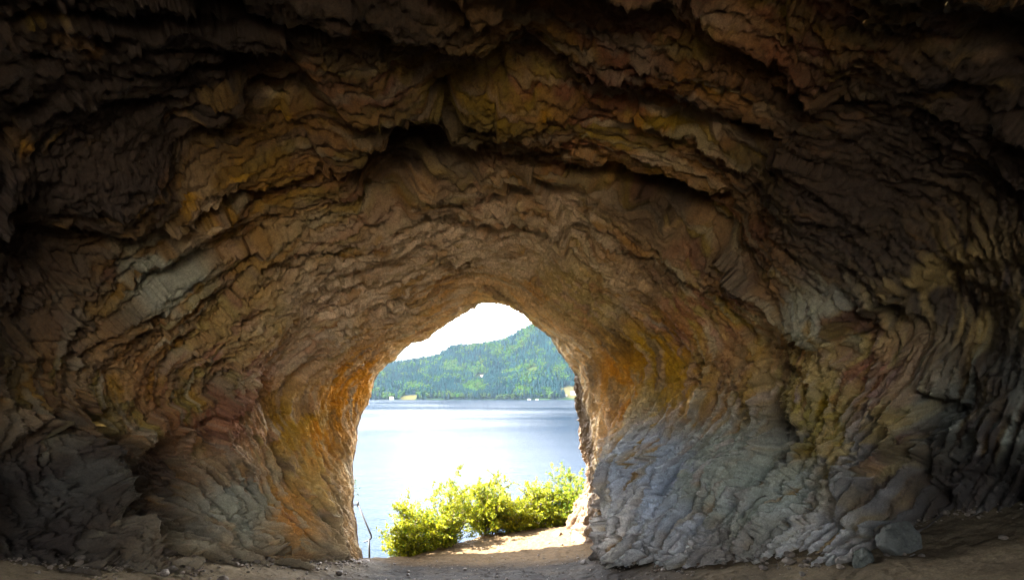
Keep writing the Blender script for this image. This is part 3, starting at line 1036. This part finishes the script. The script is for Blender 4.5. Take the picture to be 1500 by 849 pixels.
shrub(598, 808, 15.3, 40, 736, "low rounded yellow-green shrub at the water end of the row", 1, nst=26, hue=-0.1)
shrub(650, 800, 16.1, 56, 702, "dense bright shrub with one thin upright sprig standing out of its top", 2, nst=36, sprig=(672, 684))
shrub(712, 786, 17.2, 56, 690, "broad yellowish shrub in the middle of the row above the sunlit path", 3, nst=38)
shrub(770, 778, 17.9, 46, 706, "lower yellow-green shrub between the broad one and the airy one", 4, nst=30)
shrub(832, 776, 18.2, 44, 676, "airy taller shrub with loose pale green twigs next to the sunlit rock foot", 5, nst=34, airy=0.35, hue=0.35)
shrub(745, 782, 17.3, 34, 735, "small mound-shaped shrub filling the front of the row by the path", 6, nst=18, hue=-0.2)

shrub(798, 780, 17.9, 32, 712, "rounded light green shrub between the lower shrub and the airy one", 7, nst=22, hue=0.1)

# sprig growing out of the outer rock
sp0 = at(512, 712, 14.9)
sp = empty("hanging_sprig", tuple(sp0))
tag(sp, "tiny green sprig growing out of the rock edge above the handrail", "plant")
rg = np.random.default_rng(9)
tw = MB()
lv, lc = [], []
for k in range(4):
    e = at(523 + 2 * k * rg.random(), 700 + 9 * k, 14.9) - sp0
    tw.tube([(0, 0, 0), tuple(e * 0.5 + np.array([0, 0, 0.03])), tuple(e)], [0.006, 0.004, 0.002], 5)
    for q in range(9):
        p = e * rg.uniform(0.4, 1.05) + rg.normal(size=3) * 0.015
        dd = rg.normal(size=3)
        dd /= np.linalg.norm(dd)
        aa = np.cross(dd, rg.normal(size=3))
        aa /= np.linalg.norm(aa)
        lv += [p, p + dd * 0.03 + aa * 0.014, p + dd * 0.06, p + dd * 0.03 - aa * 0.014]
        lc += [(0.06, 0.09, 0.02)] * 4
tw.build("stem", bark, sp, True)
fast_mesh("foliage", np.array(lv), np.arange(len(lv)).reshape(-1, 4), 4, shrub_leaf, sp, smooth=False, color=np.array(lc))

# trees one can tell apart along the water's edge of the far shore
trunk_mat = new_mat("tree_bark")
trunk_mat[2].inputs["Base Color"].default_value = (0.09, 0.07, 0.055, 1)
trunk_mat = trunk_mat[0]
G = "trees along the water's edge of the far shore"


def shore_tree(kind, seed):
    rg = np.random.default_rng(seed)
    root = empty("conifer_tree" if kind == 0 else "broadleaf_tree", (0, 0, 0))
    vv, tt, nn = [], [], 0
    for _ in range(2):
        v, t = crown_arrays(kind, rg)
        vv.append(v * np.array([1, 1, 1.0 - 0.08 * _]))
        tt.append(t + nn)
        nn += len(v)
    vv = np.concatenate(vv)
    cc_ = (np.array([0.004, 0.012, 0.010]) if kind == 0 else np.array([0.017, 0.030, 0.006])) * (0.7 + 0.6 * rg.random((len(vv), 1)))
    fast_mesh("crown", vv, np.concatenate(tt), 3, forest_mat, root, smooth=False, color=cc_)
    MB().tube([(0, 0, -0.05), (0.004, 0.0, 0.25), (0, 0.004, 0.6)], [0.022, 0.016, 0.006], 6).build("trunk", trunk_mat, root, True)
    return root


def copy_tree(root):
    r = root.copy()
    COL.objects.link(r)
    for ch in list(root.children):
        c = ch.copy()
        COL.objects.link(c)
        c.parent = r
    return r


bases = {0: [shore_tree(0, 31), shore_tree(0, 32), shore_tree(0, 33)], 1: [shore_tree(1, 41), shore_tree(1, 42), shore_tree(1, 43)]}
used = set()
rg = np.random.default_rng(77)
for px in np.arange(547, 858, 5.5):
    if 570 < px < 582 or 588 < px < 612 or px > 822:
        continue
    dark = 612 < px < 662 or 545 < px < 568 or 745 < px < 838
    kind = 0 if rg.random() < (0.85 if dark else 0.3) else 1
    src = bases[kind][rg.integers(3)]
    o = src if src.name not in used else copy_tree(src)
    used.add(src.name)
    Y = 2340 + rg.uniform(0, 14)
    x = (px + rg.uniform(-2, 2) - 750) / F * Y
    h = rg.uniform(22, 36) if kind == 0 else rg.uniform(16, 25)
    o.location = (x, Y, float(hill_z(np.array([x]), np.array([Y]))[0]))
    o.rotation_euler = (0, 0, rg.uniform(0, 6))
    o.scale = (h * (1.0 if kind == 0 else 1.1),) * 2 + (h,)
    tag(o, "dark slender conifer standing at the water's edge of the far shore" if kind == 0 else "lighter green round-crowned tree standing at the water's edge of the far shore", "tree", G)

for k in bases.values():
    for o in k:
        if o.name not in used:
            for ch in list(o.children):
                bpy.data.objects.remove(ch)
            bpy.data.objects.remove(o)

# houses of the far shore
def plain(name, c, rough=0.6):
    m, nt, b, out = new_mat(name)
    n_ = N(nt, "ShaderNodeTexNoise", Scale=2.0, Detail=3.0)
    r_ = ramp(nt, n_.outputs[0], [(0.3, 0.85), (0.7, 1.0)])
    nt.links.new(mix(nt, 1.0, c, r_.outputs[0], "MULTIPLY"), b.inputs["Base Color"])
    b.inputs["Roughness"].default_value = rough
    return m


white_wood, roof_tile, dark_glass, cream = plain("white_wood", (0.6, 0.6, 0.58)), plain("roof_tile", (0.14, 0.09, 0.075)), plain("window_glass", (0.03, 0.04, 0.05), 0.1), plain("cream_wood", (0.34, 0.27, 0.16))


def house(px, Y, L_, W_, H_, rise, wall_m, label, rz):
    x = (px - 750) / F * Y
    z = float(hill_z(np.array([x]), np.array([float(Y)]))[0])
    root = empty("house", (x, Y, z))
    root.rotation_euler = (0, 0, rz)
    tag(root, label, "house")
    l, wd = L_ / 2, W_ / 2
    MB().poly([(-l, -wd, -3), (l, -wd, -3), (l, wd, -3), (-l, wd, -3), (-l, -wd, H_), (l, -wd, H_), (l, wd, H_), (-l, wd, H_), (-l, 0, H_ + rise), (l, 0, H_ + rise)],
              [(0, 1, 5, 4), (1, 2, 6, 9, 5), (2, 3, 7, 6), (3, 0, 4, 8, 7), (4, 5, 9, 8), (6, 7, 8, 9)]).build("wall", wall_m, root)
    e = 0.6
    rf = MB()
    for sy in (-1, 1):
        a0 = (-l - e, sy * (wd + e), H_ - rise * e / wd + 0.12)
        rf.poly([a0, (l + e, a0[1], a0[2]), (l + e, 0, H_ + rise + 0.12), (-l - e, 0, H_ + rise + 0.12), (a0[0], a0[1], a0[2] + 0.3), (l + e, a0[1], a0[2] + 0.3), (l + e, 0, H_ + rise + 0.42), (-l - e, 0, H_ + rise + 0.42)],
                [(0, 1, 2, 3), (4, 5, 6, 7), (0, 1, 5, 4), (1, 2, 6, 5), (2, 3, 7, 6), (3, 0, 4, 7)])
    r_ = rf.build("roof", roof_tile, root)
    MB().box(-0.6, 0.6, -0.5, 0.5, H_ + rise - 0.5, H_ + rise + 1.6).build("chimney", roof_tile, r_)
    n_ = max(2, int(L_ / 4))
    for k in range(n_):
        xw = -l + L_ * (k + 0.5) / n_
        MB().box(xw - 0.7, xw + 0.7, -wd - 0.06, -wd + 0.02, H_ * 0.42, H_ * 0.78).build("window", dark_glass, root)


house(577, 2345, 17, 9, 6, 4, white_wood, "white gabled house at the water's edge beside the pale field", 0.15)
house(838, 2385, 20, 10, 7, 4, white_wood, "large white house in the bright clearing low on the far hillside", -0.2)
house(827, 2362, 13, 8, 5, 3, cream, "smaller cream house standing below the large white house", 0.3)
house(706, 2700, 16, 9, 6, 4, cream, "lone cream house in the high clearing half way up the wooded hill", 0.1)


def boat(px, Y, L_, label, rz):
    root = empty("motorboat", ((px - 750) / F * Y, Y, WZ))
    root.rotation_euler = (0, 0, rz)
    tag(root, label, "boat", "boats moored off the far shore")
    h = MB()
    st_ = [(-0.5, 0.16, 0.0), (-0.2, 0.18, 0.0), (0.2, 0.15, 0.01), (0.42, 0.07, 0.03), (0.5, 0.005, 0.05)]
    vs = []
    for u, hw_, up in st_:
        for sx, zz, ww in ((-1, 0.14 + up, 1.0), (-1, -0.03, 0.7), (1, -0.03, 0.7), (1, 0.14 + up, 1.0)):
            vs.append((u * L_, sx * hw_ * ww * L_, zz * L_))
    fs = []
    for k in range(4):
        q = 4 * k
        fs += [(q, q + 1, q + 5, q + 4), (q + 1, q + 2, q + 6, q + 5), (q + 2, q + 3, q + 7, q + 6), (q + 3, q, q + 4, q + 7)]
    fs += [(0, 3, 2, 1), (16, 17, 18, 19)]
    h.poly(vs, fs).build("hull", white_wood, root)
    cb = MB().box(-0.22 * L_, 0.12 * L_, -0.11 * L_, 0.11 * L_, 0.142 * L_, 0.33 * L_).build("cabin", white_wood, root)
    MB().box(-0.18 * L_, 0.125 * L_, -0.113 * L_, 0.113 * L_, 0.22 * L_, 0.28 * L_).build("window", dark_glass, cb)


boat(775, 2290, 14, "white cabin boat moored off the dark trees of the far shore", 0.3)
boat(786, 2280, 12, "slightly smaller white cabin boat moored beside the other, stern to the trees", -0.4)

# ------------------------------------------------------------------ air
hz = MB().box(-5600, 5600, -90, 7800, -120, 760)
m = bpy.data.materials.new("haze_air")
m.use_nodes = True
nt = m.node_tree
nt.nodes.remove(nt.nodes["Principled BSDF"])
pv = nt.nodes.new("ShaderNodeVolumePrincipled")
pv.inputs["Color"].default_value = (0.55, 0.75, 1.0, 1)
pv.inputs["Density"].default_value = 1.1e-5
pv.inputs["Anisotropy"].default_value = 0.2
nt.links.new(pv.outputs[0], nt.nodes["Material Output"].inputs["Volume"])
haze = hz.build("haze", m)
haze["kind"] = "stuff"

# ------------------------------------------------------------------ world, sun, camera
SUN_EL, SUN_AZ = R(48), R(-97)       # azimuth from +Y towards +X
w = bpy.data.worlds.new("World")
sc.world = w
w.use_nodes = True
nt = w.node_tree
bg = nt.nodes["Background"]
sky = nt.nodes.new("ShaderNodeTexSky")
sky.sky_type = "NISHITA"
sky.sun_disc = False
sky.sun_elevation = SUN_EL
sky.sun_rotation = SUN_AZ
tc = nt.nodes.new("ShaderNodeTexCoord")
mp = N(nt, "ShaderNodeMapping")
mp.inputs["Scale"].default_value = (2.0, 2.0, 7.0)
nt.links.new(tc.outputs["Generated"], mp.inputs["Vector"])
cn = N(nt, "ShaderNodeTexNoise", Scale=1.6, Detail=7.0, Roughness=0.6, Distortion=0.4)
nt.links.new(mp.outputs[0], cn.inputs["Vector"])
cr = ramp(nt, cn.outputs[0], [(0.36, 0.0), (0.56, 1.0)])
sx = nt.nodes.new("ShaderNodeSeparateXYZ")
nt.links.new(tc.outputs["Generated"], sx.inputs[0])
low_sky = ramp(nt, sx.outputs["Z"], [(0.0, 1.0), (0.25, 1.0), (0.55, 0.45)])
cov = N(nt, "ShaderNodeMath", operation="MULTIPLY")
nt.links.new(cr.outputs[0], cov.inputs[0])
nt.links.new(low_sky.outputs[0], cov.inputs[1])
bank = ramp(nt, sx.outputs["Y"], [(0.0, (7.0, 7.1, 7.3)), (0.25, (8.0, 8.1, 8.3)), (0.85, (19.0, 19.2, 19.5))])  # brighter clouds added ahead to send more daylight into the cave
skyc = mix(nt, cov.outputs[0], sky.outputs[0], bank.outputs[0])
nt.links.new(skyc, bg.inputs["Color"])
bg.inputs["Strength"].default_value = 0.10

sd = bpy.data.lights.new("sun", "SUN")
sd.energy = 5.0
sd.angle = R(0.5)
sd.color = (1.0, 0.95, 0.87)
so = bpy.data.objects.new("sun", sd)
d = Vector((math.sin(SUN_AZ) * math.cos(SUN_EL), math.cos(SUN_AZ) * math.cos(SUN_EL), math.sin(SUN_EL)))
so.rotation_euler = d.to_track_quat("Z", "Y").to_euler()
so.location = (-10, 20, 30)
link(so)

cd = bpy.data.cameras.new("camera")
cd.lens = 20
cd.sensor_width = 36
cd.clip_start = 0.05
cd.clip_end = 20000
co = bpy.data.objects.new("camera", cd)
co.location = (0, 0, 0)
co.rotation_euler = (math.pi / 2 + TH, 0, 0)
link(co)
sc.camera = co
sc.view_settings.view_transform = "Standard"
sc.view_settings.look = "None"
sc.view_settings.exposure = 4.15
sc.view_settings.gamma = 1
sc.render.engine = "CYCLES"
cy = sc.cycles
cy.max_bounces = 10
cy.diffuse_bounces = 8
cy.volume_bounces = 1
cy.sample_clamp_indirect = 6.0
cy.use_denoising = True
try:
    cy.denoiser = "OPENIMAGEDENOISE"
except Exception:
    pass
